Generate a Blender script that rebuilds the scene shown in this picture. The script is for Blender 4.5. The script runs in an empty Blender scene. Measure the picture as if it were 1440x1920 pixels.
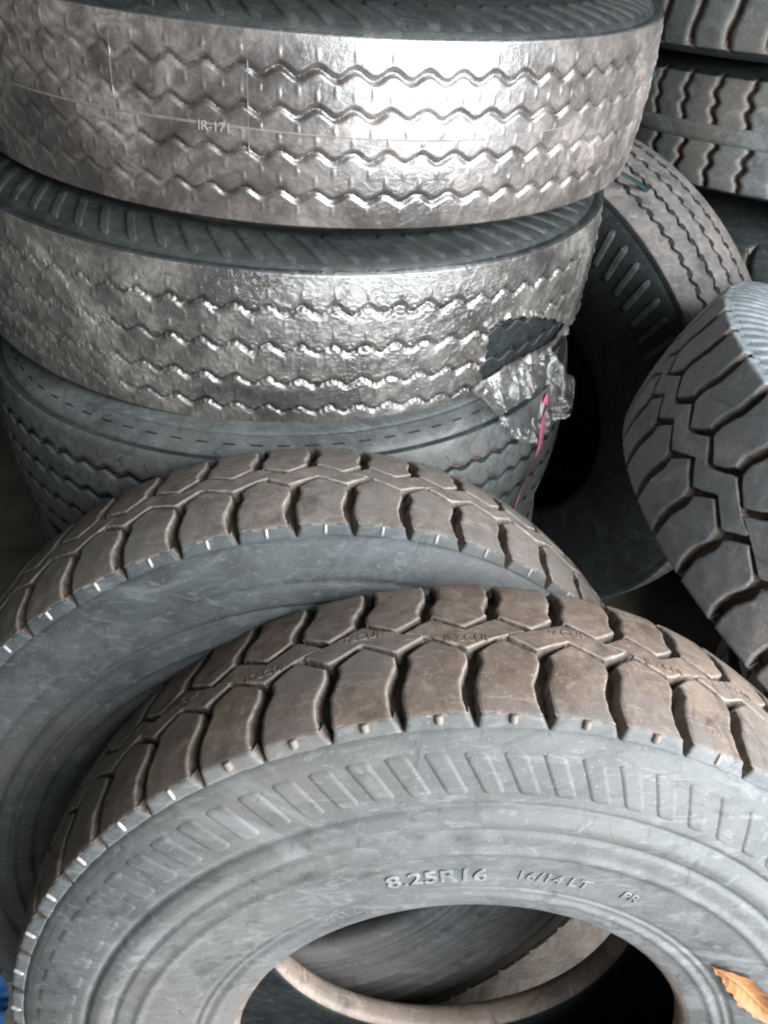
import bpy, math
import numpy as np
from mathutils import Matrix, Vector

rad = math.radians
PI = math.pi
rng = np.random.default_rng(7)
scene = bpy.context.scene
C = scene.collection

# ------------------------------------------------------------------ camera
H = 1.33                                     # the phone's height above the floor
pitch, roll = rad(39.46), rad(0.21)
fwd = np.array([0, math.cos(pitch), -math.sin(pitch)])
r0 = np.array([1.0, 0, 0]); u0 = np.array([0, math.sin(pitch), math.cos(pitch)])
cr = math.cos(roll) * r0 + math.sin(roll) * u0
cu = -math.sin(roll) * r0 + math.cos(roll) * u0
cam_data = bpy.data.cameras.new('phone_camera')
cam = bpy.data.objects.new('phone_camera', cam_data); C.objects.link(cam)
cam.matrix_world = Matrix(((cr[0], cu[0], -fwd[0], 0), (cr[1], cu[1], -fwd[1], 0),
                           (cr[2], cu[2], -fwd[2], H), (0, 0, 0, 1)))
cam_data.sensor_fit = 'VERTICAL'; cam_data.sensor_height = 24
cam_data.lens = 24 * 1506 / 1920
cam_data.clip_start = 0.02; cam_data.clip_end = 60
scene.camera = cam

# ------------------------------------------------------------------ light
world = bpy.data.worlds.new('World'); scene.world = world; world.use_nodes = True
bg = world.node_tree.nodes['Background']
bg.inputs[0].default_value = (0.55, 0.72, 0.80, 1); bg.inputs[1].default_value = 0.20

def area(name, loc, target, sx, sy, power, col):
    d = bpy.data.lights.new(name, 'AREA'); d.shape = 'RECTANGLE'; d.size = sx; d.size_y = sy
    d.energy = power; d.color = col
    o = bpy.data.objects.new(name, d); C.objects.link(o); o.location = loc
    v = Vector(target) - Vector(loc)
    o.rotation_euler = v.to_track_quat('-Z', 'Y').to_euler()
    return o
area('doorway_daylight', (1.38, -0.88, 1.3), (0.1, 0.8, 0.7), 1.7, 2.5, 225, (0.93, 0.97, 1.0))
area('added_fill_light', (1.75, -0.15, 1.95), (0.45, 0.35, 0.6), 0.9, 0.8, 34, (0.86, 0.94, 1.0))  # added fill lamp, brightens the right of the front tyre

scene.cycles.filter_width = 2.1            # the phone picture is a little soft
scene.view_settings.view_transform = 'Standard'; scene.view_settings.look = 'None'
scene.view_settings.exposure = 0.0; scene.view_settings.gamma = 1.0
scene.view_settings.use_curve_mapping = False

# ------------------------------------------------------------------ materials
def nt_new(name):
    m = bpy.data.materials.new(name); m.use_nodes = True
    nt = m.node_tree; b = nt.nodes['Principled BSDF']
    return m, nt, b
def noise(nt, vec, scale, detail=5, rough=0.6, dist=0.0):
    n = nt.nodes.new('ShaderNodeTexNoise'); n.inputs['Scale'].default_value = scale
    n.inputs['Detail'].default_value = detail; n.inputs['Roughness'].default_value = rough
    n.inputs['Distortion'].default_value = dist
    nt.links.new(vec, n.inputs['Vector']); return n.outputs['Fac']
def ramp(nt, fac, stops):
    r = nt.nodes.new('ShaderNodeValToRGB'); e = r.color_ramp.elements
    while len(e) < len(stops): e.new(0.5)
    for k, (p, c) in enumerate(stops):
        e[k].position = p; e[k].color = (c[0], c[1], c[2], 1) if hasattr(c, '__len__') else (c, c, c, 1)
    nt.links.new(fac, r.inputs['Fac']); return r.outputs['Color']
def mix(nt, fac, a, b):
    m = nt.nodes.new('ShaderNodeMix'); m.data_type = 'RGBA'
    nt.links.new(fac, m.inputs[0])
    for k, v in ((6, a), (7, b)):
        if hasattr(v, 'is_linked'): nt.links.new(v, m.inputs[k])
        else: m.inputs[k].default_value = (v[0], v[1], v[2], 1)
    return m.outputs[2]
def bump(nt, b, fac, strength, dist, prev=None):
    n = nt.nodes.new('ShaderNodeBump'); n.inputs['Strength'].default_value = strength
    n.inputs['Distance'].default_value = dist; nt.links.new(fac, n.inputs['Height'])
    if prev: nt.links.new(prev, n.inputs['Normal'])
    nt.links.new(n.outputs['Normal'], b.inputs['Normal']); return n.outputs['Normal']
def pos(nt):
    return nt.nodes.new('ShaderNodeNewGeometry').outputs['Position']
def stretch(nt, vec, s):
    m = nt.nodes.new('ShaderNodeMapping'); m.inputs['Scale'].default_value = s
    nt.links.new(vec, m.inputs['Vector']); return m.outputs['Vector']

def rubber(name, base, dust, amount=0.5, rough=0.62, patch=6.0, stain=None, grain=0.35, spec=0.4, blotch=1.0):
    """dirty rubber: a base colour under patchy dust, smeared streaks and fine grain"""
    m, nt, b = nt_new(name); p = pos(nt)
    f1 = noise(nt, p, patch, 7, 0.62, 0.6)
    lo, hi = 0.5 - 0.22, 0.5 + 0.22
    t = ramp(nt, f1, [(max(0, lo + (0.5 - amount) * .5), 0.0), (min(1, hi + (0.5 - amount) * .5), 1.0)])
    col = mix(nt, t, base, dust)
    f2 = noise(nt, stretch(nt, p, (1, 1, 2.5)), patch * 7, 6, 0.7, 1.2)
    t2 = ramp(nt, f2, [(0.5, 0.0), (0.72, 0.55)])
    col = mix(nt, t2, col, tuple(min(1, c * 1.45 + .012) for c in dust))
    f3 = noise(nt, p, patch * 3.1, 5, 0.65, 0.2)
    t3 = ramp(nt, f3, [(0.34, 0.55), (0.5, 0.0)])
    col = mix(nt, t3, col, tuple(c * 0.55 for c in base))
    if stain:
        f4 = noise(nt, p, patch * 0.7, 3, 0.5, 0.3)
        t4 = ramp(nt, f4, [(0.48, 0.0), (0.64, 0.8)])
        col = mix(nt, t4, col, stain)
    f5 = noise(nt, stretch(nt, p, (1.0, 1.0, 1.6)), patch * 1.25, 8, 0.72, 1.6)
    col = mix(nt, ramp(nt, f5, [(0.56, 0.0), (0.66, 0.55 * blotch)]), col, tuple(min(1, c * 1.4 + .01) for c in dust))
    col = mix(nt, ramp(nt, f5, [(0.34, 0.6 * blotch), (0.44, 0.0)]), col, tuple(c * 0.62 for c in base))
    # scuffs: thin pale scratches, dark smears, specks of dirt
    sc = noise(nt, stretch(nt, p, (9, 60, 24)), 1.6, 4, 0.6, 2.5)
    col = mix(nt, ramp(nt, sc, [(0.60, 0.0), (0.66, 0.42), (0.70, 0.0)]), col, tuple(min(1, c * 1.5 + .03) for c in dust))
    sd = noise(nt, stretch(nt, p, (40, 14, 30)), 1.0, 5, 0.7, 1.5)
    col = mix(nt, ramp(nt, sd, [(0.30, 0.55), (0.40, 0.0)]), col, tuple(c * 0.5 for c in base))
    sp = noise(nt, p, 420, 2, 0.5)
    col = mix(nt, ramp(nt, sp, [(0.66, 0.0), (0.74, 0.6)]), col, tuple(min(1, c * 1.5 + .02) for c in dust))
    nt.links.new(col, b.inputs['Base Color'])
    rr = ramp(nt, f2, [(0.3, rough - 0.1), (0.7, min(1, rough + 0.18))])
    nt.links.new(rr, b.inputs['Roughness'])
    b.inputs['Specular IOR Level'].default_value = spec
    g = noise(nt, p, 650, 3, 0.6)
    n1 = bump(nt, b, g, grain, 0.0006)
    bump(nt, b, noise(nt, p, 60, 5, 0.6), 0.35, 0.0012, n1)
    return m

M = {}
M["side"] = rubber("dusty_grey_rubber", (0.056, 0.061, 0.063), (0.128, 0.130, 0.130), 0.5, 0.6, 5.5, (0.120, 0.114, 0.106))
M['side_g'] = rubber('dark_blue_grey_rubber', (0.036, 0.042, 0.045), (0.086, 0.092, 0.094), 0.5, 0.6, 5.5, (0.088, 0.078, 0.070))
M['tread'] = rubber('brown_dusty_rubber', (0.130, 0.095, 0.078), (0.28, 0.21, 0.165), 0.5, 0.72, 11, (0.165, 0.15, 0.14), spec=.3, blotch=.35)
M['edge'] = rubber('worn_edge_rubber', (0.20, 0.165, 0.14), (0.30, 0.26, 0.225), 0.5, 0.6, 14)
M['wall'] = rubber('groove_rubber', (0.13, 0.105, 0.090), (0.22, 0.18, 0.15), 0.45, 0.8, 12, spec=.25)
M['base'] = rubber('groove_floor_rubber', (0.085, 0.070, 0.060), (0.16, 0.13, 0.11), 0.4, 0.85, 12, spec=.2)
M['tread_g'] = rubber('taupe_dusty_rubber', (0.115, 0.096, 0.084), (0.22, 0.186, 0.162), 0.5, 0.72, 11, (0.16, 0.145, 0.132), spec=.3, blotch=.35)
M['tread_r'] = rubber('grey_brown_dusty_rubber', (0.155, 0.160, 0.162), (0.31, 0.285, 0.268), 0.5, 0.66, 5, (0.21, 0.225, 0.235), spec=.4)
M['edge_r'] = rubber('worn_grey_edge_rubber', (0.15, 0.15, 0.15), (0.25, 0.25, 0.25), 0.5, 0.6, 14)
M['side_r'] = rubber('blue_grey_dusty_rubber', (0.15, 0.17, 0.185), (0.26, 0.285, 0.30), 0.5, 0.6, 9)
M['rib'] = rubber('slate_green_rubber', (0.048, 0.055, 0.055), (0.125, 0.135, 0.132), 0.5, 0.62, 9, (0.11, 0.10, 0.095))
M['rib_b'] = rubber('dusty_pinkish_rubber', (0.065, 0.066, 0.064), (0.19, 0.165, 0.152), 0.5, 0.7, 7)
M['slate'] = rubber('slate_grey_rubber', (0.070, 0.080, 0.082), (0.145, 0.150, 0.146), 0.5, 0.66, 6, (0.125, 0.112, 0.098))
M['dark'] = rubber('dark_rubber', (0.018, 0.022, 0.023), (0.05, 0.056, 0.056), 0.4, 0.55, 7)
M['dark2'] = rubber('dark_grey_rubber', (0.045, 0.055, 0.058), (0.085, 0.095, 0.097), 0.5, 0.6, 7, (0.10, 0.09, 0.08))
M['bead'] = rubber('dusty_bead_rubber', (0.12, 0.095, 0.08), (0.27, 0.21, 0.17), 0.55, 0.5, 9, spec=.5)
M['liner'] = rubber('black_liner_rubber', (0.012, 0.015, 0.016), (0.035, 0.038, 0.038), 0.4, 0.6, 6)
M['black'] = rubber('black_shaded_rubber', (0.010, 0.012, 0.013), (0.022, 0.026, 0.026), 0.4, 0.75, 7, spec=.2)  # deep shade put into the colour for the back tyre's sidewall
M['slit'] = rubber('sipe_shadow_rubber', (0.008, 0.009, 0.009), (0.02, 0.02, 0.02), 0.4, 0.8, 9)  # near-black: the shade inside sipes, slits and notches, put into the colour

def film_mat(name, dirt0, dirt1, a_clean, a_dirt, rough, patch=7, crinkle=0.6, cs=120, cut=0.5, soil=0.0):
    m, nt, b = nt_new(name); p = pos(nt)
    f1 = noise(nt, p, patch, 8, 0.68, 1.0)
    if soil:
        # handled and splashed side of the stack: caked dirt towards the left, a little on the far right
        sx = nt.nodes.new('ShaderNodeSeparateXYZ'); nt.links.new(p, sx.inputs[0])
        ma = nt.nodes.new('ShaderNodeMath'); ma.operation = 'MULTIPLY_ADD'; nt.links.new(sx.outputs['X'], ma.inputs[0]); ma.inputs[1].default_value = 1.0; ma.inputs[2].default_value = 0.6
        g = ramp(nt, ma.outputs[0], [(0.16, soil), (0.46, 0.0), (0.70, 0.0), (0.95, soil * .75)])
        mb = nt.nodes.new('ShaderNodeMath'); mb.operation = 'ADD'; nt.links.new(f1, mb.inputs[0]); nt.links.new(g, mb.inputs[1]); f1 = mb.outputs[0]
    t = ramp(nt, f1, [(cut - 0.16, 0.0), (cut + 0.14, 1.0)])
    f2 = noise(nt, p, patch * 5, 7, 0.75, 1.5)
    c1 = mix(nt, ramp(nt, f2, [(0.40, 0.0), (0.62, 1.0)]), dirt0, dirt1)
    f3 = noise(nt, p, patch * 1.8, 6, 0.7, 2.0)
    c1 = mix(nt, ramp(nt, f3, [(0.38, 0.75), (0.52, 0.0)]), c1, tuple(c * 0.55 for c in dirt0))
    f4 = noise(nt, stretch(nt, p, (1, 1, 1.8)), patch * 16, 5, 0.75, 1.0)
    c1 = mix(nt, ramp(nt, f4, [(0.55, 0.0), (0.72, 0.6)]), c1, tuple(min(1, c * 1.35) for c in dirt1))
    col = mix(nt, t, tuple(c * 0.55 for c in dirt0), c1)
    nt.links.new(col, b.inputs['Base Color'])
    a = ramp(nt, f1, [(cut - 0.16, a_clean), (cut + 0.14, a_dirt)])
    nt.links.new(a, b.inputs['Alpha'])
    rr = ramp(nt, f1, [(cut - 0.16, rough), (cut + 0.16, rough + 0.32)])
    nt.links.new(rr, b.inputs['Roughness'])
    b.inputs['IOR'].default_value = 1.9      # several layers of film reflect more than one
    b.inputs['Specular IOR Level'].default_value = 0.85
    nt.links.new(ramp(nt, f1, [(cut - 0.1, 1.0), (cut + 0.14, 0.25)]), b.inputs['Coat Weight']); b.inputs['Coat Roughness'].default_value = rough * 0.8
    v = nt.nodes.new('ShaderNodeTexVoronoi'); v.feature = 'DISTANCE_TO_EDGE'
    nt.links.new(stretch(nt, p, (1, 1, 2.2)), v.inputs['Vector']); v.inputs['Scale'].default_value = cs * .5
    n0 = bump(nt, b, noise(nt, p, cs, 6, 0.65, 2.0), crinkle, 0.0022)
    n1 = bump(nt, b, ramp(nt, v.outputs['Distance'], [(0.0, 1.0), (0.12, 0.0)]), crinkle * .35, 0.0009, n0)
    nt.links.new(n1, b.inputs['Coat Normal'])
    return m
M['film1'] = film_mat('dusty_plastic_film', (0.090, 0.072, 0.063), (0.265, 0.228, 0.203), 0.62, 0.93, 0.24, 6, 0.25, 90, 0.53, 0.16)
M['film_groove'] = film_mat('film_bridging_grooves', (0.07, 0.062, 0.056), (0.20, 0.175, 0.155), 0.25, 0.8, 0.16, 6, 0.4, 110, 0.55, 0.14)
M['film_dark'] = film_mat('clean_dark_film', (0.05, 0.048, 0.045), (0.16, 0.145, 0.13), 0.10, 0.45, 0.2, 9, 0.35, 110, 0.58)
M['film2'] = film_mat('wrinkled_plastic_film', (0.115, 0.104, 0.095), (0.30, 0.27, 0.24), 0.62, 0.95, 0.20, 6, 0.5, 110, 0.54, 0.16)
M['film_flap'] = film_mat('clear_crumpled_film', (0.22, 0.21, 0.19), (0.42, 0.40, 0.36), 0.22, 0.55, 0.08, 26, 0.5, 45, 0.52)

def plain(name, col, rough=0.6, spec=0.4, var=0.25, scale=20, bs=0.3, bd=.001):
    m, nt, b = nt_new(name); p = pos(nt)
    f = noise(nt, p, scale, 6, 0.65, 0.4)
    c = mix(nt, ramp(nt, f, [(0.3, 0.0), (0.7, 1.0)]), tuple(v * (1 - var) for v in col), tuple(min(1, v * (1 + var)) for v in col))
    nt.links.new(c, b.inputs['Base Color']); b.inputs['Roughness'].default_value = rough
    b.inputs['Specular IOR Level'].default_value = spec
    bump(nt, b, noise(nt, p, scale * 8, 5, 0.6), bs, bd)
    return m
M['floor'] = plain('dirt_covered_concrete', (0.22, 0.19, 0.16), 0.9, 0.2, 0.4, 7, 0.6, 0.004)
M['bwall'] = plain('dark_block_wall', (0.035, 0.04, 0.036), 0.9, 0.1, 0.4, 5)
M['pink'] = plain('pink_plastic', (0.55, 0.14, 0.24), 0.35, 0.6, 0.3, 60)
M['teal_d'] = plain('dark_teal_plastic', (0.008, 0.034, 0.034), 0.6, 0.4, 0.3, 40)  # darker teal, for the strap between the stacks
M['teal'] = plain('teal_plastic', (0.02, 0.22, 0.19), 0.4, 0.5, 0.3, 40)
M['orange'] = plain('orange_dry_leaf', (0.27, 0.125, 0.05), 0.6, 0.3, 0.25, 45)
M['blue'] = plain('blue_plastic', (0.04, 0.12, 0.30), 0.4, 0.5, 0.3, 30)
M['white'] = plain('white_fleck', (0.8, 0.8, 0.8), 0.5, 0.4, 0.1, 60)
M['nib'] = plain('shiny_nib_rubber', (0.28, 0.27, 0.26), 0.22, 0.8, 0.2, 60, 0.1)
M['nib_d'] = plain('dusty_nib_rubber', (0.16, 0.135, 0.118), 0.6, 0.35, 0.2, 60, 0.1)

# ------------------------------------------------------------------ mesh helpers
def mesh_from(name, V, F, mats, idx=None, smooth=True):
    V = np.asarray(V, dtype=np.float32).reshape(-1, 3)
    me = bpy.data.meshes.new(name)
    F = np.asarray(F, dtype=np.int32)
    me.vertices.add(len(V)); me.vertices.foreach_set('co', V.ravel())
    k = F.shape[1]
    me.loops.add(F.size); me.loops.foreach_set('vertex_index', F.ravel())
    me.polygons.add(len(F))
    me.polygons.foreach_set('loop_start', np.arange(0, F.size, k, dtype=np.int32))
    me.polygons.foreach_set('loop_total', np.full(len(F), k, dtype=np.int32))
    for m in mats: me.materials.append(m)
    if idx is not None: me.polygons.foreach_set('material_index', np.asarray(idx, dtype=np.int32))
    me.polygons.foreach_set('use_smooth', np.full(len(F), bool(smooth)))
    me.update(calc_edges=True); me.validate()
    return me
def grid_faces(n, m, wrap_n=False, wrap_m=False):
    """quads of an n x m vertex grid"""
    a = np.arange(n if wrap_n else n - 1); b = np.arange(m if wrap_m else m - 1)
    I, J = np.meshgrid(a, b, indexing='ij'); I2 = (I + 1) % n; J2 = (J + 1) % m
    return np.stack([I * m + J, I2 * m + J, I2 * m + J2, I * m + J2], -1).reshape(-1, 4)
def obj(name, me, parent=None, mat=None):
    o = bpy.data.objects.new(name, me); C.objects.link(o)
    if parent: o.parent = parent
    if mat is not None: o.matrix_local = mat
    return o
def frame_empty(name, c, n, a, label, cat, group=None):
    n = Vector(n).normalized(); a = Vector(a).normalized(); b = n.cross(a)
    e = bpy.data.objects.new(name, None); C.objects.link(e)
    e.empty_display_size = 0.1
    e.matrix_world = Matrix(((a.x, b.x, n.x, c[0]), (a.y, b.y, n.y, c[1]), (a.z, b.z, n.z, c[2] + H), (0, 0, 0, 1)))
    e['label'] = label; e['category'] = cat
    if group: e['group'] = group
    return e
def standing(az, el):
    az, el = rad(az), rad(el)
    n = np.array([math.sin(az) * math.cos(el), -math.cos(az) * math.cos(el), math.sin(el)])
    a = np.cross(n, [0, 0, 1.0]); return n, a / np.linalg.norm(a)
def lying(tx, ty):
    n = np.array([math.sin(rad(tx)), math.sin(rad(ty)), 1.0]); n /= np.linalg.norm(n)
    a = np.cross([0, 1.0, 0], n); return n, a / np.linalg.norm(a)
def rotz(deg): return Matrix.Rotation(rad(deg), 4, 'Z')

# smooth periodic value noise, used to crumple the films
def vnoise(x, y, px, seed):
    g = np.random.default_rng(seed).random((px, 512)) * 2 - 1
    xi = np.floor(x).astype(int); yi = np.floor(y).astype(int); fx = x - xi; fy = y - yi
    fx = fx * fx * (3 - 2 * fx); fy = fy * fy * (3 - 2 * fy)
    A = g[xi % px, yi % 512]; B = g[(xi + 1) % px, yi % 512]; Cc = g[xi % px, (yi + 1) % 512]; D = g[(xi + 1) % px, (yi + 1) % 512]
    return (A * (1 - fx) + B * fx) * (1 - fy) + (Cc * (1 - fx) + D * fx) * fy

# ------------------------------------------------------------------ tyre geometry
class Spec:
    """section of a tyre: tread half width hw, shoulder radius Rs, crown, bead radius and half spacing, widest half width"""
    def __init__(s, Rs, w, Rb, bo, wide, crown=0.010, depth=0.013, shoulder=0.25):
        s.Rs, s.hw, s.Rb, s.bo, s.wide, s.crown, s.depth, s.sh = Rs, w / 2, Rb, bo, wide, crown, depth, shoulder
    def surf(s, v, h):
        """v in -1..1 across the tread, beyond it down the shoulder; h outward; returns (r, z)"""
        v = np.asarray(v, float); av = np.abs(v); sg = np.sign(v)
        inn = np.minimum(av, 1); over = np.maximum(av - 1, 0) * s.hw
        r = s.Rs + s.crown * (1 - inn ** 2.2) - over * 0.95
        z = sg * (s.hw * inn + over * s.sh)
        slope = s.crown * 2.2 * inn ** 1.2 / s.hw
        l = np.sqrt(1 + slope ** 2)
        nr = np.where(av <= 1, 1 / l, s.sh / math.hypot(s.sh, .95)); nz = np.where(av <= 1, sg * slope / l, sg * .95 / math.hypot(s.sh, .95))
        return r + nr * h, z + nz * h

def casing_profile(s, rings=()):
    """closed outline in (r, z): tread base, front sidewall, bead, liner, and back. returns points and the material of each span"""
    P, K = [], []
    def add(r, z, k): P.append((r, z)); K.append(k)
    d = s.depth
    for v in np.linspace(0, 0.86, 6):
        r, z = s.surf(v, -d); add(float(r), float(z), 0)
    rs, zs = s.surf(1.0, 0); rs = float(rs); zs = float(zs)
    add(rs - d * 0.95, zs - 0.011, 0)
    r1, z1 = s.surf(1 + 0.0085 / s.hw, -0.0095); add(float(r1), float(z1), 0)
    r1, z1 = s.surf(1 + 0.0122 / s.hw, -0.0006); add(float(r1), float(z1), 1)
    # outer sidewall, a smooth bulge between shoulder and bead
    ra, za = s.surf(1 + 0.018 / s.hw, 0); ra = float(ra); za = float(za)
    rb, zb = s.Rb + 0.006, s.bo + 0.012
    n = 90
    for k in range(n + 1):
        t = k / n
        r = ra + (rb - ra) * t
        zz = za + (zb - za) * t + (s.wide - (za + zb) / 2) * math.sin(PI * t ** 0.9) ** 0.85
        for (rr, amp, wd) in rings: zz += amp * math.exp(-((r - rr) / wd) ** 2)
        add(r, zz, 1)
    add(s.Rb + 0.001, s.bo + 0.006, 2); add(s.Rb, s.bo, 2); add(s.Rb + .001, s.bo - 0.012, 2); add(s.Rb + 0.006, s.bo - 0.020, 2)
    add(s.Rb + 0.016, s.bo - 0.017, 3)
    Ri = s.Rs - d - 0.014
    for k in range(1, 12):
        t = k / 12
        r = s.Rb + 0.016 + (Ri - s.Rb - 0.016) * t
        zz = (s.bo - 0.017) * (1 - t) + (s.hw - 0.02) * t + (s.wide - s.hw - 0.004) * math.sin(PI * t)
        add(r, zz, 3)
    add(Ri, s.hw - 0.03, 3); add(Ri + 0.004, s.hw * 0.4, 3)
    half = list(zip(P, K))
    full = half + [((r, -z), k) for ((r, z), k) in reversed(half) if z > 1e-6]
    return full
def lathe_mesh(name, s, mats, nseg=224, rings=(), wob=0.0):
    full = casing_profile(s, rings)
    P = np.array([p for p, k in full]); K = [k for p, k in full]; m = len(P)
    th = np.linspace(0, 2 * PI, nseg, endpoint=False)
    R = P[None, :, 0] + wob * np.sin(th * 5 + 1)[:, None]
    V = np.stack([R * np.cos(th)[:, None], R * np.sin(th)[:, None], np.broadcast_to(P[None, :, 1], (nseg, m))], -1)
    F = grid_faces(nseg, m, True, True)
    mi = np.tile(np.array([max(K[j], K[(j + 1) % m]) if K[j] != 3 else K[j] for j in range(m)]), nseg)
    # the span joining the tread base to itself keeps material 0
    return mesh_from(name, V, F, mats, mi)

def block_mesh(name, s, N, f, mats, ns=14, ncol=10, bev=0.0014, seed=0, depth=None, ttop=0.0):
    """a raised block. f(S, T) -> (u in pitches, v); ns/ncol samples; bevelled top, drafted walls, mats = top, edge, wall, buttress"""
    d = s.depth if depth is None else depth
    arc = 2 * PI * s.Rs / N
    def samples(n): return np.concatenate([[0, 0], [0.0], np.linspace(0, 1, n)[1:-1], [1.0], [1, 1]])
    S = samples(ns); T = samples(ncol); SS, TT = np.meshgrid(S, T, indexing='ij')
    u, v = f(SS, TT)
    X = u * arc; Y = v * s.hw
    # cut and worn outline: slow waviness plus small nicks, damped on the block's middle
    X = X + 0.00055 * vnoise(X * 160 + 200 + seed * 31, Y * 160 + 200, 512, 71) + 0.0003 * vnoise(X * 520 + 250 + seed * 17, Y * 520 + 250, 512, 72)
    Y = Y + 0.00055 * vnoise(X * 150 + 210 + seed * 13, Y * 150 + 210, 512, 73) + 0.0003 * vnoise(X * 560 + 240 + seed * 7, Y * 560 + 240, 512, 74)
    # inset of the ring by moving towards the block's centre line in metres
    n, m = X.shape
    I, J = np.meshgrid(np.arange(n), np.arange(m), indexing='ij')
    eI = np.minimum(I, n - 1 - I); eJ = np.minimum(J, m - 1 - J); e = np.minimum(eI, eJ)
    # outward direction at borders, from the block's mid lines
    def unit(a, b):
        l = np.sqrt(a * a + b * b) + 1e-9; return a / l, b / l
    gx, gy = unit(X[:, -1:] - X[:, :1], Y[:, -1:] - Y[:, :1]); hx, hy = unit(X[-1:, :] - X[:1, :], Y[-1:, :] - Y[:1, :])
    offs = {0: 0.0011, 1: 0.0, 2: -bev}
    oI = np.select([eI == 0, eI == 1, eI == 2], [offs[0], offs[1], offs[2]], 0.0) * np.where(I < n / 2, -1, 1)
    oJ = np.select([eJ == 0, eJ == 1, eJ == 2], [offs[0], offs[1], offs[2]], 0.0) * np.where(J < m / 2, -1, 1)
    X = X + hx * oI + gx * oJ; Y = Y + hy * oI + gy * oJ
    hh = np.where(e == 0, -d, np.where(e == 1, -bev, 0.0)) + ttop * (e >= 1) + (e >= 2) * 0.00035 * vnoise(X * 90 + 220 + seed * 11, Y * 90 + 220, 512, 75)
    vv = Y / s.hw; r, z = s.surf(vv, hh)
    th = X / s.Rs
    V = np.stack([r * np.cos(th), r * np.sin(th), z], -1)
    F = grid_faces(n, m)
    ee = e.reshape(-1)[F].min(1); em = e.reshape(-1)[F].max(1); vm = np.abs(vv.reshape(-1)[F].mean(1))
    mi = np.where(ee == 0, 2, np.where(ee == 1, 1, 0)); mi = np.where((vm > 1.0) & (ee > 0), 3, mi)
    me = mesh_from(name, V, F, mats, mi)
    me.polygons.foreach_set('use_smooth', (ee >= 1))
    return me

def lerp_pts(pts, t):
    p = np.array(pts, float); return np.interp(t, p[:, 0], p[:, 1])

# --- the directional block pattern of the three worn block tyres (u in pitches, v + towards the named face)
GROOVE = [(0.0, 0.0, .085), (0.20, 0.02, .085), (0.27, 0.05, .09), (0.42, 0.07, .10), (0.66, -0.06, .105), (0.86, -0.07, .10), (1.0, -0.02, .085), (1.10, 0.0, .035), (1.17, 0.0, .006)]
def g_off(v): return lerp_pts([(a, b) for a, b, c in GROOVE], v)
def g_half(v): return lerp_pts([(a, c) for a, b, c in GROOVE], v)
def front_block(S, T):
    vin = np.interp(T, [0, 0.5, 1], [0.285, 0.095, 0.285]); vout = 1.15
    v = vin + (vout - vin) * S ** 1.0
    ul = 0 + g_off(v) + g_half(v); ur = 1 + g_off(v) - g_half(v)
    return ul + (ur - ul) * T, v
def centre_block(S, T):
    fx = np.interp(T, [0, .5, 1], [-0.52, 0, 0.52]); fv = np.interp(T, [0, .5, 1], [0.045, 0.235, 0.045])
    rx = np.interp(T, [0, .25, .5, .75, 1], [-0.92, -0.5, 0, 0.5, 0.92]); rv = np.interp(T, [0, .25, .5, .75, 1], [-0.03, -0.235, -0.045, -0.235, -0.03])
    return fx + (rx - fx) * (1 - S), fv + (rv - fv) * (1 - S)
def flip(f, about):
    def g(S, T):
        u, v = f(S, T); return 2 * about - u, -v
    return g
def negu(f):
    def g(S, T):
        u, v = f(S, T); return -u, v
    return g

def text_mesh(name, txt, size, extrude, mat, font_shear=0.0):
    cu_ = bpy.data.curves.new(name, 'FONT'); cu_.body = txt; cu_.size = size; cu_.extrude = extrude
    cu_.bevel_depth = extrude * .5; cu_.resolution_u = 3; cu_.align_x = 'CENTER'; cu_.shear = font_shear
    o = bpy.data.objects.new(name, cu_); C.objects.link(o)
    dg = bpy.context.evaluated_depsgraph_get(); dg.update()
    me = bpy.data.meshes.new_from_object(o.evaluated_get(dg))
    bpy.data.objects.remove(o); bpy.data.curves.remove(cu_)
    me.name = name; me.materials.clear(); me.materials.append(mat)
    return me
def sidewall_z(s, r):
    prof = [(p, k) for p, k in casing_profile(s) if p[1] > 0 and k == 1]
    P = np.array([p for p, k in prof]); o = np.argsort(P[:, 0])
    return np.interp(r, P[o, 0], P[o, 1])
def wrap_side(me, s, r_c, th_c, lift, rings=()):
    """bend a flat text mesh onto the front sidewall: text up = outwards, reads clockwise seen from the front"""
    n = len(me.vertices); co = np.empty(n * 3, np.float32); me.vertices.foreach_get('co', co); co = co.reshape(-1, 3)
    r = r_c + co[:, 1]; th = rad(th_c) - co[:, 0] / r_c
    z = sidewall_z(s, r) + co[:, 2] + lift
    me.vertices.foreach_set('co', np.stack([r * np.cos(th), r * np.sin(th), z], -1).astype(np.float32).ravel())
    me.update()

def pad_mesh(name, s, r_out, r_in, width, skew, mat, height=0.0022, lift=0.0, taper=1.0, rounding=2.5):
    """rounded slanted lug on the front sidewall; width in metres, skew = tangential shift from outer to inner end"""
    n, m = 14, 9
    S = np.linspace(0, 1, n); T = np.linspace(-1, 1, m); SS, TT = np.meshgrid(S, T, indexing='ij')
    # rounded inner end
    round_ = np.sqrt(np.clip(1 - np.clip((SS - 0.86) / 0.14, 0, 1) ** rounding, 0, 1))
    round2 = np.sqrt(np.clip(1 - np.clip((0.10 - SS) / 0.10, 0, 1) ** rounding, 0, 1))
    half = width / 2 * (1 + (taper - 1) * SS) * np.maximum(0.35, round_ * round2)
    r = r_out + (r_in - r_out) * SS; x = skew * SS + TT * half
    edge = np.minimum(1, (1 - np.abs(TT)) / 0.25) * np.minimum(1, (1 - SS) / 0.08) * np.minimum(1, SS / 0.08)
    h = height * np.clip(edge, 0, 1) ** 0.6 + lift - 0.0006 * (edge <= 0)
    th = x / ((r_out + r_in) / 2)
    z = sidewall_z(s, r) + h
    V = np.stack([r * np.cos(th), r * np.sin(th), z], -1)
    return mesh_from(name, V, grid_faces(n, m), [mat])

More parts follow.
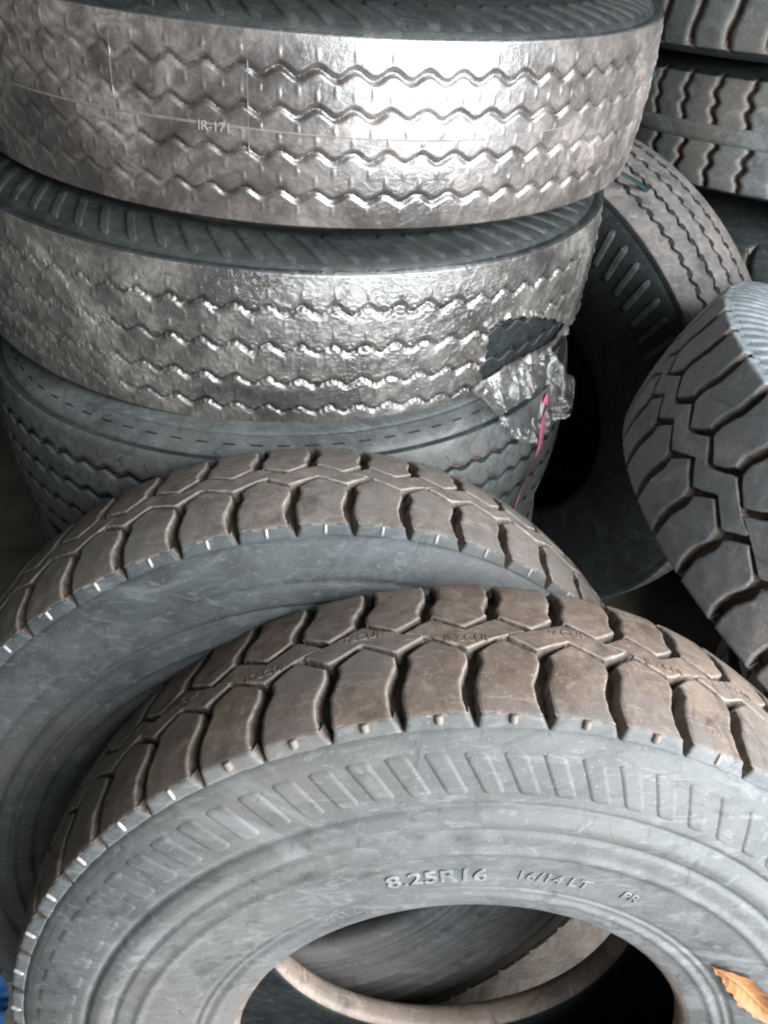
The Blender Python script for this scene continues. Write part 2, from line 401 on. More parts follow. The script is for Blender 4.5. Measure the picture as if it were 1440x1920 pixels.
def nib_mesh(name, s, mat, length=0.012, rr=0.0019, v0=0.98):
    """little half-round rubber pin lying down the shoulder"""
    n, m = 8, 9
    S = np.linspace(0, 1, n); A = np.linspace(0, PI, m); SS, AA = np.meshgrid(S, A, indexing='ij')
    cap = np.sqrt(np.clip(1 - ((SS - .5) * 2) ** 6, 0.02, 1)) * rr
    v = v0 + SS * length / s.hw; h = np.sin(AA) * cap * 1.1 - 0.0004
    r, z = s.surf(np.maximum(v, 1.001), h); th = np.cos(AA) * cap / s.Rs
    V = np.stack([r * np.cos(th), r * np.sin(th), z], -1)
    return mesh_from(name, V, grid_faces(n, m), [mat])

RINGS_F = ((0.3445, -0.0042, 0.0024), (0.332, 0.0022, 0.006), (0.321, -0.0030, 0.002), (0.300, 0.0026, 0.0035), (0.249, -0.0030, 0.0018), (0.242, -0.0026, 0.0014), (0.235, 0.0018, 0.002))

def copies(me, name, parent, angles, lab=None):
    out = []
    for a in angles: out.append(obj(name, me, parent, rotz(a)))
    return out

def block_tyre(name, c, n, a, s, N, phase, label, mats, rings=RINGS_F, side='side', group=None, phase_back=None, lugs='loz', mesh_tag='', liner='liner', bead='bead'):
    e = frame_empty(name, c, n, a, label, 'tyre', group)
    cm = lathe_mesh('casing', s, [M['base'], M[side], M[bead], M[liner]], 256, rings)
    obj('casing', cm, e)
    pitch_ = 360 / N
    mm = [M[mats[0]], M[mats[1]], M['wall'], M[side]]
    for q in range(3):
        fb = block_mesh('shoulder_block', s, N, negu(front_block), mm, 30, 13, seed=q)
        bb = block_mesh('shoulder_block', s, N, negu(flip(front_block, 0.75)), mm, 30, 13, seed=q + 3)
        copies(fb, 'shoulder_block', e, [phase - k * pitch_ for k in range(q, N, 3)])
        copies(bb, 'shoulder_block', e, [phase - k * pitch_ for k in range(q, N, 3)])
    for q in range(2):
        cf = block_mesh('centre_block', s, N, negu(centre_block), mm, 13, 33, seed=q + 6)
        cb = block_mesh('centre_block', s, N, negu(flip(centre_block, 0.75)), mm, 13, 33, seed=q + 8)
        copies(cf, 'centre_block', e, [phase - k * 3 * pitch_ for k in range(q, N // 3, 2)])
        copies(cb, 'centre_block', e, [phase - k * 3 * pitch_ for k in range(q, N // 3, 2)])
    return e, pitch_

# ================================================================= the setting
def slab(name, x0, x1, y0, y1, z0, z1, mat, sub=1, amp=0.0):
    n = sub + 1
    X, Y = np.meshgrid(np.linspace(x0, x1, n), np.linspace(y0, y1, n), indexing='ij')
    Z = np.full_like(X, z1)
    if amp: Z = Z + amp * (vnoise(X * 6 + 100, Y * 6 + 100, 512, 3) + 0.5 * vnoise(X * 15 + 100, Y * 15 + 100, 512, 4))
    V = np.stack([X, Y, Z], -1).reshape(-1, 3); F = grid_faces(n, n)
    o = obj(name, mesh_from(name, V, F, [mat])); o['kind'] = 'structure'; return o
slab('floor', -6, 6, -4, 5, 0, 0, M['floor'], 160, 0.004)
def wall(name, p0, p1, h, th, mat):
    p0 = np.array(p0, float); p1 = np.array(p1, float); d = (p1 - p0) / np.linalg.norm(p1 - p0); nn = np.array([-d[1], d[0]]) * th
    V = []
    for z in (-0.02, h):
        for q in (p0, p1, p1 + nn, p0 + nn): V.append((q[0], q[1], z))
    F = [(0, 1, 5, 4), (1, 2, 6, 5), (2, 3, 7, 6), (3, 0, 4, 7), (4, 5, 6, 7), (3, 2, 1, 0)]
    o = obj(name, mesh_from(name, V, F, [mat], None, False)); o['kind'] = 'structure'
wall('back_wall', (4, 2.75), (-3, 2.75), 3.0, -0.15, M['bwall'])
def ceiling():
    V = [(x, y, z) for z in (2.95, 3.05) for x, y in ((-4, -0.9), (4.2, -0.9), (4.2, 2.9), (-4, 2.9))]
    F = [(3, 2, 1, 0), (4, 5, 6, 7), (0, 1, 5, 4), (1, 2, 6, 5), (2, 3, 7, 6), (3, 0, 4, 7)]
    o = obj('ceiling', mesh_from('ceiling', V, F, [M['bwall']], None, False)); o['kind'] = 'structure'
ceiling()
wall('side_wall', (-1.6, 2.75), (-1.6, -0.2), 3.0, -0.15, M['bwall'])

# ================================================================= the front tyre and the one behind it
SF = Spec(0.4146, 0.170, 0.2087, 0.077, 0.108)
n, a = standing(0.66, 12.26)
front, pf = block_tyre('truck_tyre', (.0718, .3472, -.8991), n, a, SF, 48, 0.7,
    'large grey truck tyre in front with brown dusty tread blocks and pale raised size lettering', ('tread', 'edge'))
lz = pad_mesh('sidewall_lug', SF, 0.389, 0.3545, 0.0185, 0.017 * -1, M['side'], 0.0011)
copies(lz, 'sidewall_lug', front, [k * 360 / 84 + 1.0 for k in range(84)])
nb = nib_mesh('rubber_nib', SF, M['nib'])
nd = nib_mesh('rubber_nib', SF, M['nib_d'], 0.010, 0.0034)
for k in range(48):
    ang = 0.7 - (k + 0.5) * pf
    aa = (ang % 360)
    obj('rubber_nib', nd if 246 < aa < 300 else nb, front, rotz(ang))
def lettering(parent, s, txt, size, r_c, th_c, mat, ex=0.0006, shear=0.0, bold=0.0):
    t = text_mesh('lettering', txt, size, ex, mat, shear); wrap_side(t, s, r_c, th_c, 0.0004)
    return obj('lettering', t, parent)
M['letter'] = rubber('pale_letter_rubber', (0.105, 0.112, 0.116), (0.20, 0.208, 0.21), 0.5, 0.5, 9)
lettering(front, SF, '8.25R16', 0.0235, 0.262, -83.5, M['letter'])
lettering(front, SF, '16/14 LT', 0.0165, 0.266, -103.0, M['letter'], 0.0004)
lettering(front, SF, 'PR', 0.014, 0.268, -117.0, M['letter'], 0.0004)
# low worn lettering moulded on the centre blocks
for nm, vm, um in (('ISZCUI', 0.085, 0.0), ('IZCUI', -0.085, 1.5)):
    tm = text_mesh('lettering', nm, 0.0115, 0.0002, M['tread'])
    co = np.empty(len(tm.vertices) * 3, np.float32); tm.vertices.foreach_get('co', co); co = co.reshape(-1, 3)
    r_, z_ = SF.surf(vm - (co[:, 1] - .0045) / SF.hw, 0.0002 + co[:, 2]); t_ = -(rad(um * pf) + co[:, 0] / SF.Rs)
    tm.vertices.foreach_set('co', np.stack([r_ * np.cos(t_), r_ * np.sin(t_), z_], -1).astype(np.float32).ravel()); tm.update()
    copies(tm, 'lettering', front, [0.7 - k * 3 * pf for k in range(16)])

n, a = standing(9.77, 10.48)
second, pg = block_tyre('truck_tyre', (-.0951, .5611, -.8962), n, a, SF, 48, 5.6,
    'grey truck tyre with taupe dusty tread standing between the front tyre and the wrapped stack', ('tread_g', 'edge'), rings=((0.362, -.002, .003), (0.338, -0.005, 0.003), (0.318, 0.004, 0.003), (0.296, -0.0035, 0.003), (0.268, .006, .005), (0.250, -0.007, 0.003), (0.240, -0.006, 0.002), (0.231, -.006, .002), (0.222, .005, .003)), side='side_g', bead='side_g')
copies(nb, 'rubber_nib', second, [5.6 - (k + .5) * pg for k in range(48)])

# ================================================================= the tyre leaning in from the right
SR = Spec(0.430, 0.192, 0.215, 0.080, 0.118)
n, a = standing(86.4, 63.9)
right, pr = block_tyre('truck_tyre', (.72, .746, -.679), n, a, SR, 45, 0.0,
    'block tread tyre tilted in from the right edge with a pale ribbed upper sidewall', ('tread_r', 'edge_r'), rings=(), side='side_r', liner='liner', bead='side_r')
rl = pad_mesh('sidewall_lug', SR, 0.423, 0.33, 0.0095, 0.004, M['side_r'], 0.0030)
copies(rl, 'sidewall_lug', right, [k * 360 / 135 for k in range(135)])

SP = Spec(0.41, 0.150, 0.22, 0.070, 0.098, 0.008)
n, a = lying(0, 0)
for z_, lab in ((-1.225, 'bottom tyre of the low pile that carries the tilted block tread tyre'), (-1.025, 'upper tyre of the low pile hidden under the tilted block tread tyre')):
    block_tyre('truck_tyre', (1.03, .86, z_), n, a, SP, 48, 2.0, lab, ('tread_r', 'edge_r'), rings=(), side='dark', bead='dark', group='tyres piled under the tilted tyre')

# ================================================================= rib tyres with zigzag grooves
NZ = 81
def zig(th, phase, amp):
    x = (th * NZ / (2 * PI) - phase)
    tri = 2 * np.abs(2 * (x - np.floor(x + 0.5))) - 1        # -1 at the phase, +1 half a period on
    return -amp * (0.08 * tri + 0.92 * -np.cos(2 * PI * x))
def rib_mesh(s, v0, v1, phase, amp, mats, out0=False, out1=False, bev=0.0012, nper=10):
    nu = NZ * nper; th = np.linspace(0, 2 * PI, nu, endpoint=False)
    e0 = np.full(nu, v0) + (0 if out0 else zig(th, phase, amp)); e1 = np.full(nu, v1) + (0 if out1 else zig(th, phase, amp))
    tt = [0, 0, 0] + list(np.linspace(0, 1, 5)[1:-1]) + [1, 1, 1]; m = len(tt)
    off = np.array([-.0012, 0, bev] + [0] * 3 + [-bev, 0, .0012]) / s.hw
    hh = np.array([-s.depth, -bev, 0] + [0] * 3 + [0, -bev, -s.depth])
    if out0: hh[0] = -0.004; off[0] = -0.010 / s.hw
    if out1: hh[-1] = -0.004; off[-1] = 0.010 / s.hw
    v = e0[:, None] + (e1 - e0)[:, None] * np.array(tt)[None] + off[None]
    r, z = s.surf(v, np.broadcast_to(hh, v.shape))
    V = np.stack([r * np.cos(th)[:, None], r * np.sin(th)[:, None], z], -1)
    F = grid_faces(nu, m, True, False)
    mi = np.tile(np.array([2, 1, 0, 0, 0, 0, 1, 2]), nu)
    return mesh_from('tread_rib', V, F, mats, mi)
def rib_tyre(name, c, n, a, s, label, mats, grooves, phase, amp, gw, side, rings=(), group=None):
    e = frame_empty(name, c, n, a, label, 'tyre', group)
    obj('casing', lathe_mesh('casing', s, [M['base'], M[side], M['dark'], M['liner']], 224, rings), e)
    eds = [-1.0] + [g for g in grooves] + [1.0]
    mm = [M[m] for m in mats]
    for k in range(len(eds) - 1):
        v0 = eds[k] + (gw / 2 / s.hw if k else 0); v1 = eds[k + 1] - (gw / 2 / s.hw if k < len(eds) - 2 else 0)
        obj('tread_rib', rib_mesh(s, v0, v1, phase, amp, mm, k == 0, k == len(eds) - 2), e)
    return e
STACK = 'truck tyres lying in the tall stack'
S1 = Spec(0.461, 0.180, 0.27, 0.080, 0.110, 0.006, 0.011)
S2 = Spec(0.461, 0.193, 0.27, 0.080, 0.112, 0.006, 0.011)
S3 = Spec(0.428, 0.200, 0.25, 0.080, 0.114, 0.010, 0.010)
n1, a1 = lying(4.4, -.8); n2, a2 = lying(5.4, -.7); n3, a3 = lying(2.3, 2.7)
G1 = [-.62, -.18, .26, .64]
top = rib_tyre('truck_tyre', (-.1, 1.308, -.21), n1, a1, S1, 'topmost tyre of the tall stack, tightly wrapped in dusty plastic film',
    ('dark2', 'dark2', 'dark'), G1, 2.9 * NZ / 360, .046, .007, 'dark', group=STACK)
G2 = [-.72, -.33, .11, .58]
mid = rib_tyre('truck_tyre', (-.149, 1.267, -.427), n2, a2, S2, 'second tyre of the tall stack, in wrinkled plastic film with a ragged hole',
    ('black', 'dark', 'black'), G2, .3, .046, .007, 'dark', group=STACK)
low = rib_tyre('truck_tyre', (-.152, 1.16, -.656), n3, a3, S3, 'bare slate grey zigzag rib tyre directly under the two film wrapped tyres',
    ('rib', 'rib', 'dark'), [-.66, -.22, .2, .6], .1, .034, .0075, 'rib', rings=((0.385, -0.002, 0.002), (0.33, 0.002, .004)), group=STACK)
S4 = Spec(0.425, 0.215, 0.25, 0.095, 0.135, 0.010, 0.010)
n4, a4 = lying(1, 1)
low2 = rib_tyre('truck_tyre', (-.165, 1.18, -.91), n4, a4, S4, 'bare dark rib tyre near the bottom of the stack, below the slate grey one',
    ('rib', 'rib', 'dark'), [-.66, -.22, .2, .6], .1, .034, .0075, 'rib', group=STACK)
n5, a5 = lying(0, 0)
low3 = rib_tyre('truck_tyre', (-.16, 1.20, -1.19), n5, a5, S4, 'lowest tyre of the stack, resting on the dirt floor in deep shade',
    ('dark2', 'dark2', 'dark'), [-.66, -.22, .2, .6], .1, .034, .0075, 'dark', group=STACK)
# lugs on the upper sidewalls of the wrapped tyres
for (e, s) in ((top, S1), (mid, S2)):
    lg = pad_mesh('sidewall_lug', s, 0.446, 0.40, 0.012, -0.030, M['dark'], 0.0032)
    copies(lg, 'sidewall_lug', e, [k * 360 / NZ for k in range(NZ)])
# short slits round the upper sidewall of the bare tyre, and sipes beside its grooves, all raised strips in a shadow-dark colour
def slit_mesh(name, s, pts, w, h, mat):
    """thin wavy slit following pts of (theta, v) on the tread"""
    p = np.array(pts, float); V = []
    for k, (t, v) in enumerate(p):
        d = p[min(k + 1, len(p) - 1)] - p[max(k - 1, 0)]; d = np.array([d[0] * s.Rs, d[1] * s.hw]); d /= np.linalg.norm(d) + 1e-9
        ww = w * (0.4 if k in (0, len(p) - 1) else 1)
        for sg, hz in ((-1, -.001), (-.6, h), (.6, h), (1, -.001)):
            tt = t - d[1] * sg * ww / s.Rs; vv = v + d[0] * sg * ww / s.hw
            r, z = s.surf(vv, hz); V.append((float(r) * math.cos(tt), float(r) * math.sin(tt), float(z)))
    return mesh_from(name, V, grid_faces(len(p), 4), [mat])
dth = 2 * PI / NZ
for gi, g in enumerate([-.66, -.22, .2, .6]):
    for sgn in (-1, 1):
        base = [(0.0, g + sgn * 0.11), (dth * .06, g + sgn * 0.15), (-dth * .08, g + sgn * 0.20), (dth * 0.05, g + sgn * .24)]
        me = slit_mesh('sipe', S3, base, 0.0006, 0.0003, M['slit'])
        ph = (.1 if sgn > 0 else .6)
        V = []
        if gi in (2, 3):
            copies(me, 'sipe', low, [(k + ph) * 360 / NZ - 90 for k in range(-24, 48)])
sm = mesh_from('sidewall_slit', *(lambda r0, r1: (np.stack([np.array([[r * math.cos(t), r * math.sin(t), float(sidewall_z(S3, r)) + h] for t in np.linspace(-.018, .018, 5)]) for r, h in ((r0, -.0005), ((r0 * 2 + r1) / 3, .0006), ((r0 + 2 * r1) / 3, .0006), (r1, -.0005))]), grid_faces(4, 5)))(0.405, 0.4015), [M['slit']])
copies(sm, 'sidewall_slit', low, [k * 4.5 for k in range(80)])

# ================================================================= plastic films
def film_rows(s, ns_top, r_in, nrow):
    """path of the film: up the top sidewall, across the tread, down the far sidewall; returns r, z, v (nan off the tread), tag"""
    rows = []
    for r in np.linspace(r_in, s.Rs - 0.020, ns_top): rows.append((r, float(sidewall_z(s, r)) + 0.0035, np.nan, 1))
    rows.append((s.Rs - 0.008, s.hw + 0.0075, np.nan, 1))
    for v in np.linspace(0.985, -0.985, nrow):
        r, z = s.surf(v, 0.0018); rows.append((float(r), float(z), v, 0))
    rows.append((s.Rs - 0.008, -s.hw - 0.0075, np.nan, -1))
    for r in np.linspace(s.Rs - 0.020, r_in, ns_top // 2): rows.append((r, -float(sidewall_z(s, r)) - 0.0035, np.nan, -1))
    return np.array(rows)
def in_poly(x, y, poly):
    poly = np.array(poly); ins = np.zeros(x.shape, bool); j = len(poly) - 1
    for i in range(len(poly)):
        xi, yi = poly[i]; xj, yj = poly[j]
        c = ((yi > y) != (yj > y)) & (x < (xj - xi) * (y - yi) / (yj - yi + 1e-12) + xi)
        ins ^= c; j = i
    return ins
def poly_dist(x, y, poly):
    d = np.full(x.shape, 1e9); P = np.array(poly)
    for i in range(len(P)):
        A = P[i]; B = P[(i + 1) % len(P)]; e = B - A
        t = np.clip(((x - A[0]) * e[0] + (y - A[1]) * e[1]) / (e @ e), 0, 1)
        d = np.minimum(d, np.hypot(x - A[0] - t * e[0], y - A[1] - t * e[1]))
    return d
def film(parent, s, grooves, phase, amp, gw, sag, crumple, mat, holes=(), seed=11, r_in=0.30, nu=1620, nrow=112, nib=0.0012, loose=0.0):
    R = film_rows(s, 26, r_in, nrow); m = len(R)
    th = np.linspace(0, 2 * PI, nu, endpoint=False)
    r = R[:, 0][None] * np.ones((nu, 1)); z = R[:, 1][None] * np.ones((nu, 1)); v = R[:, 2]
    dr = np.gradient(R[:, 0]); dz = np.gradient(R[:, 1]); l = np.hypot(dr, dz) + 1e-9
    nr, nz = -dz / l, dr / l                                   # outward normal of the path
    T = th[:, None] * np.ones((1, m)); on = ~np.isnan(v); vv = np.where(on, v, 0)[None] * np.ones((nu, 1))
    path = np.cumsum(l)[None] * np.ones((nu, 1))
    h = np.zeros((nu, m))
    u = T * NZ / (2 * PI)
    gmask = np.zeros_like(h)
    for g in grooves:
        d = (vv - g - zig(T, phase, amp)) * s.hw
        q = np.exp(-(d / (gw * 0.50)) ** 4); gmask = np.maximum(gmask, q)
        slack = 0.85 + 0.4 * vnoise(u * 1.3, path * 30, 512, seed + 5)
        # the film is drawn tight, and caked, round the two sides: the grooves fade there
        dg = np.degrees(np.where(T > PI, T - 2 * PI, T)); tight = np.interp(dg, [-180, -135, -115, -98, -50, -30, 0, 180], [.25, .25, .5, 1, 1, .6, .3, .25])
        h -= sag * tight * q * np.clip(slack, 0.55, 1)
        # little tent where the film rides over the nib at each zigzag tip
        for sgn, ph in ((1, 0.0), (-1, 0.5)):
            du = (u - phase - ph); du = (du - np.round(du)) * (2 * PI * s.Rs / NZ)
            dv = (vv - g - sgn * (amp + 0.125)) * s.hw
            h += nib * np.exp(-(du / 0.0011) ** 2 - (dv / 0.0042) ** 2)
        if loose:
            # half-moon folds hanging over every tip of the groove
            for ph, sgn in ((0.0, 1), (0.5, -1)):
                du = (u - phase - ph); du = (du - np.round(du)) * (2 * PI * s.Rs / NZ)
                dv = (vv - g - sgn * amp * .2) * s.hw
                rr = np.hypot(du, dv * 1.25)
                h += loose * np.sin(rr / 0.0032 * 2 * PI * .5 + 3 * vnoise(u * 2.1, path * 60, 512, seed + 9)) * np.exp(-(rr / 0.010) ** 2)
    h *= on[None]
    # crumples: ridged noise at three scales, stronger near the grooves and shoulders
    arc = T * s.Rs
    amt = crumple * (0.35 + 0.65 * np.clip(gmask * 1.5, 0, 1)) * (0.5 + 0.5 * np.clip(vnoise(T * 9 / (2 * PI) * 2, path * 12, 18, seed + 1) + .6, 0, 1.5))
    amt = amt * (1 - 0.8 * np.clip((vv - .66) / .12, 0, 1))           # drawn smooth over the upper shoulder
    for k, (fu, fp, w) in enumerate(((240, 60, 1.0), (560, 150, 0.55), (900, 300, 0.3))):
        nn = vnoise(T * fu / (2 * PI) + path * 40, path * fp, fu, seed + 20 + k)
        h += amt * w * (1 - 2 * np.abs(nn)) * 0.5
    # the lugs of the upper sidewall show through as slanted ridges
    up = (R[:, 3] == 1) & (R[:, 0] > 0.39) & (R[:, 0] < s.Rs - 0.016)
    x = (T - (0.448 - R[:, 0])[None] / 0.05 * -0.030 / 0.43) * NZ / (2 * PI); x = x - np.round(x)
    sm_ = np.clip((R[:, 0] - 0.39) / 0.01, 0, 1) * np.clip((s.Rs - 0.014 - R[:, 0]) / 0.006, 0, 1)
    h += up[None] * (0.0022 * np.exp(-(x / 0.20) ** 4) * sm_[None])
    # the turned edge creeps in and out
    r = r + nr[None] * h; z = z + nz[None] * h
    keepv = np.ones((nu, m), bool); deg = np.degrees(np.where(T > PI, T - 2 * PI, T))
    for poly in holes:
        P = [(x_ * 0.0083, y_) for x_, y_ in poly]              # degrees to about metres of arc
        X = deg * 0.0083 + 0.0022 * vnoise(T * 400 / (2 * PI), path * 130, 400, seed + 40) + 0.0012 * vnoise(T * 1100 / (2 * PI), path * 330, 1100, seed + 41)
        Y = z + 0.0022 * vnoise(T * 420 / (2 * PI), path * 140, 420, seed + 42) + 0.0012 * vnoise(T * 1000 / (2 * PI), path * 310, 1000, seed + 43)
        ins = in_poly(X, Y, P); d = poly_dist(X, Y, P)
        lift = np.exp(-(d / 0.006) ** 2) * (0.0035 + 0.003 * vnoise(T * 300 / (2 * PI), path * 90, 300, seed + 44))
        r += np.where(ins, 0, lift); keepv &= ~ins
    V = np.stack([r * np.cos(T), r * np.sin(T), z], -1)
    F = grid_faces(nu, m, True, False)
    kf = keepv.reshape(-1)[F].all(1); F = F[kf]
    used = np.unique(F); remap = -np.ones(nu * m, np.int64); remap[used] = np.arange(len(used))
    return obj('plastic_wrap', mesh_from('plastic_wrap', V.reshape(-1, 3)[used], remap[F], [mat, M['film_dark'], M['film_groove']], np.where(((gmask * on[None] > .75) & (tight * (1 + .25 * vnoise(T * 40 / (2 * PI), path * 25, 40, seed + 60)) > .72)).reshape(-1)[F].all(1), 2, (np.abs(R[:, 3])[None] * np.ones((nu, 1))).reshape(-1)[F].max(1))), parent)
film(top, S1, G1, 2.9 * NZ / 360, .046, .0068, .0042, .0006, M['film1'], seed=11)
HOLE = [(-54.2, .017), (-50.5, .021), (-45.2, .012), (-35.7, -.018), (-30.6, -.039), (-35.8, -.047), (-46.2, -.044), (-50.7, -.056), (-53.8, -.056), (-54.5, -.043), (-53.7, -.022), (-54.1, 0)]
GONE = [(-52, -.30), (-52, -.13), (-51, -.094), (-47, -.078), (-38, -.073), (-30, -.067), (-18, -.061), (-5, -.058), (14, -.085), (14, -.30)]
film(mid, S2, G2, .3, .048, .0085, .0042, .0022, M['film2'], holes=(HOLE, GONE), seed=31, nib=0.0016, loose=0.0011)

# fine seam, two hairlines and a mould mark on the middle rib of the top tyre
def strip_on_tread(name, parent, s, pts, w, h, mat):
    return obj(name, slit_mesh(name, s, pts, w, h, mat), parent)
M['seam'] = plain('film_seam', (0.20, 0.18, 0.165), 0.75, 0.3, 0.3, 80, .1)
seam = [(rad(t), 0.045 + 0.02 * math.sin(t * .11)) for t in np.linspace(-135, -50, 90)]
strip_on_tread('film_seam', top, S1, seam, 0.0005, 0.0026, M['seam'])
seam = [(rad(t), 0.030 - 0.02 * math.sin(t * .09 + 1)) for t in np.linspace(-130, -55, 90)]
strip_on_tread('film_seam', top, S1, seam, 0.0004, 0.0026, M['seam'])
strip_on_tread('film_seam', top, S1, [(rad(-94.1), v) for v in np.linspace(.72, -.25, 24)], 0.00028, 0.0020, M['seam'])
strip_on_tread('film_seam', top, S1, [(rad(-111.2), v) for v in np.linspace(.8, -.05, 24)], 0.00028, 0.0020, M['seam'])
tm = text_mesh('mould_mark', 'IR-171', 0.0125, 0.0004, M['seam'])
co = np.empty(len(tm.vertices) * 3, np.float32); tm.vertices.foreach_get('co', co); co = co.reshape(-1, 3)
r_, z_ = S1.surf((co[:, 1] - .0045) / S1.hw + .04, 0.0026 + co[:, 2]); t_ = rad(-98.2) + co[:, 0] / S1.Rs
tm.vertices.foreach_set('co', np.stack([r_ * np.cos(t_), r_ * np.sin(t_), z_], -1).astype(np.float32).ravel()); tm.update()
obj('mould_mark', tm, top)

# the torn flap that hangs off the hole
def flap():
    nu_, nv_ = 110, 70
    TH = np.linspace(-55.5, -36.0, nu_); SS = np.linspace(0, 1, nv_)
    topz = np.interp(TH, [-55.5, -53, -49, -45, -41, -36], [-.070, -.062, -.052, -.046, -.052, -.064])
    botz = np.interp(TH, [-55.5, -53.2, -51, -48.5, -46, -43.4, -40, -37.5, -36], [-.080, -.100, -.128, -.148, -.143, -.136, -.142, -.134, -.096])
    T_, S_ = np.meshgrid(TH, SS, indexing='ij')
    Z = topz[:, None] + (botz - topz)[:, None] * S_
    X = T_ * 3; Y = S_ * 12
    crm = (1 - 2 * np.abs(vnoise(X * .16 + 50, Y * .20 + X * .06, 512, 91))) * .0065 + (1 - 2 * np.abs(vnoise(X * .42 + 90, Y * .45 - X * .15, 512, 92))) * .0022
    Rr = S2.Rs + .008 + .054 * S_ ** 1.15 + crm * (0.3 + S_)
    Tn = np.radians(T_) + crm * .8; Z = Z + crm * .5 + .002 * vnoise(X * 1.2 + 10, Y * 1.2, 512, 95) * (S_ > .9)
    V = np.stack([Rr * np.cos(Tn), Rr * np.sin(Tn), Z], -1)
    return obj('torn_flap', mesh_from('torn_flap', V, grid_faces(nu_, nv_), [M['film_flap']]), mid)
flap()

# ================================================================= standing rib tyre at the back
SB = Spec(0.49, 0.197, 0.27, 0.085, 0.118, 0.016, 0.011)
n, a = standing(-48.8, -1.1)
NZ_keep = NZ; NZ = 111
back = rib_tyre('truck_tyre', (.291, 1.505, -.861), n, a, SB, 'dusty rib tyre with pitted grooves standing upright behind the wrapped stack',
    ('rib_b', 'rib_b', 'dark'), [-.6, -.2, .2, .6], .2, .035, .006, 'black')
pit = block_mesh('x', SB, 111, lambda S, T: (0.25 + .5 * T, 0.56 + .08 * S), [M['slit']] * 4, 6, 6) if False else None
NZ = NZ_keep
lgb = pad_mesh('sidewall_lug', SB, 0.468, 0.405, 0.011, -0.018, M['dark'], 0.0045)
copies(lgb, 'sidewall_lug', back, [-k * 4 for k in range(20, 46)])
# round notches where the grooves widen: flat discs with the shade in their colour
def disc_on_tread(name, s, th, v, rx, rv, h, mat):
    V = [(0, 0)]; k = 10
    for i in range(k): V.append((math.cos(2 * PI * i / k), math.sin(2 * PI * i / k)))
    pts = []
    for (x, y) in V:
        r, z = s.surf(v + y * rv / s.hw, h if (x, y) == (0, 0) or True else 0); pts.append((float(r) * math.cos(th + x * rx / s.Rs), float(r) * math.sin(th + x * rx / s.Rs), float(z)))
    F = [(0, i + 1, (i + 1) % k + 1) for i in range(k)]
    return mesh_from(name, pts, F, [mat])
for gi, g in enumerate([-.6, -.2, .2, .6]):
    me = disc_on_tread('groove_notch', SB, 0, g, 0.0065, 0.0055, 0.0003, M['slit'])
    copies(me, 'groove_notch', back, [(k + .5 * (gi % 2)) * 360 / 111 for k in range(36, 80)] if False else [-(k + .5 * (gi % 2)) * 360 / 111 for k in range(30, 60)])

# ================================================================= stack of lug tyres at the top right
SU = Spec(0.545, 0.170, 0.30, 0.075, 0.105, 0.004, 0.013)
def lug_tyre(c, tx, ty, N, ph, label, f_up, f_lo, up_ph, centre=True, top_m='dark2', sip=False, group='lug tyres stacked at the top right', side='dark'):
    n, a = lying(tx, ty)
    e = frame_empty('truck_tyre', c, n, a, label, 'tyre', group)
    obj('casing', lathe_mesh('casing', SU, [M['base'], M[side], M['dark'], M['liner']], 224), e)
    mm = [M[top_m], M[top_m], M['wall'], M[side]]
    fu = block_mesh('tread_lug', SU, N, f_up, mm, 20, 7); fl = block_mesh('tread_lug', SU, N, f_lo, mm, 20, 7)
    copies(fu, 'tread_lug', e, [ph + up_ph + k * 360 / N for k in range(N)]); copies(fl, 'tread_lug', e, [ph + k * 360 / N for k in range(N)])
    if centre:
        nu = 200; th = np.linspace(0, 2 * PI, nu, endpoint=False); V = []
        vs = [-.165, -.165, -.05, .05, .165, .165]; hs = [-.013, .0004, .0004, .0004, .0004, -.013]
        r, z = SU.surf(np.array(vs)[None] * np.ones((nu, 1)), np.array(hs)[None] * np.ones((nu, 1)))
        V = np.stack([r * np.cos(th)[:, None], r * np.sin(th)[:, None], z], -1)
        obj('centre_rib', mesh_from('centre_rib', V, grid_faces(nu, 6, True, False), [M[top_m]]), e)
    if sip:
        for du in (0.30, 0.62):
            for sg in (-1, 1):
                for vv in (.3, .62):
                    w = 2 * PI / N
                    me = slit_mesh('sipe', SU, [(w * (du - .02), sg * (vv - .07)), (w * (du + .05), sg * (vv - .02)), (w * (du - .03), sg * (vv + .03)), (w * (du + .02), sg * (vv + .08))], 0.0009, 0.0003, M['slit'])
                    copies(me, 'sipe', e, [ph + (up_ph if sg > 0 else 0) + k * 360 / N for k in range(24, 38)])
    return e
def wavy(gh, wav, vin, vout=1.24, sgn=1):
    def f(S, T):
        v = vin + (vout - vin) * S
        o = lerp_pts(wav, v); g = lerp_pts([(0, gh), (1.0, gh), (1.12, gh * .4), (1.18, .004), (1.5, .004)], v)
        ul = o + g; ur = 1 + o - g
        return ul + (ur - ul) * T, v * sgn
    return f
W1 = [(0, .10), (.25, .04), (.5, -.02), (.7, -.12), (.85, -.12), (1.2, -.05)]
W2 = [(0, .05), (.15, .12), (.24, .16), (.34, .02), (.42, -.04), (.50, .06), (.56, .10), (.66, -.02), (.74, -.10), (.84, .02), (.92, .04), (1.2, -.03)]
lug_tyre((.96, 1.81, -.2), 1.9, 4.6, 50, -146.5 + 360, 'brown dusty lug tyre in the top right corner, uppermost of its stack',
    wavy(.09, W1, .14), wavy(.10, W1, .14, sgn=-1), 3.6, top_m='slate', side='dark')
lug_tyre((.975, 1.83, -.415), 1.9, 4.6, 56, -145.5 + 360, 'slate grey tyre with wavy cross grooves under the brown one at top right',
    wavy(.10, W2, .14), wavy(.10, W2, .14, sgn=-1), -1.6, top_m='slate', sip=True)
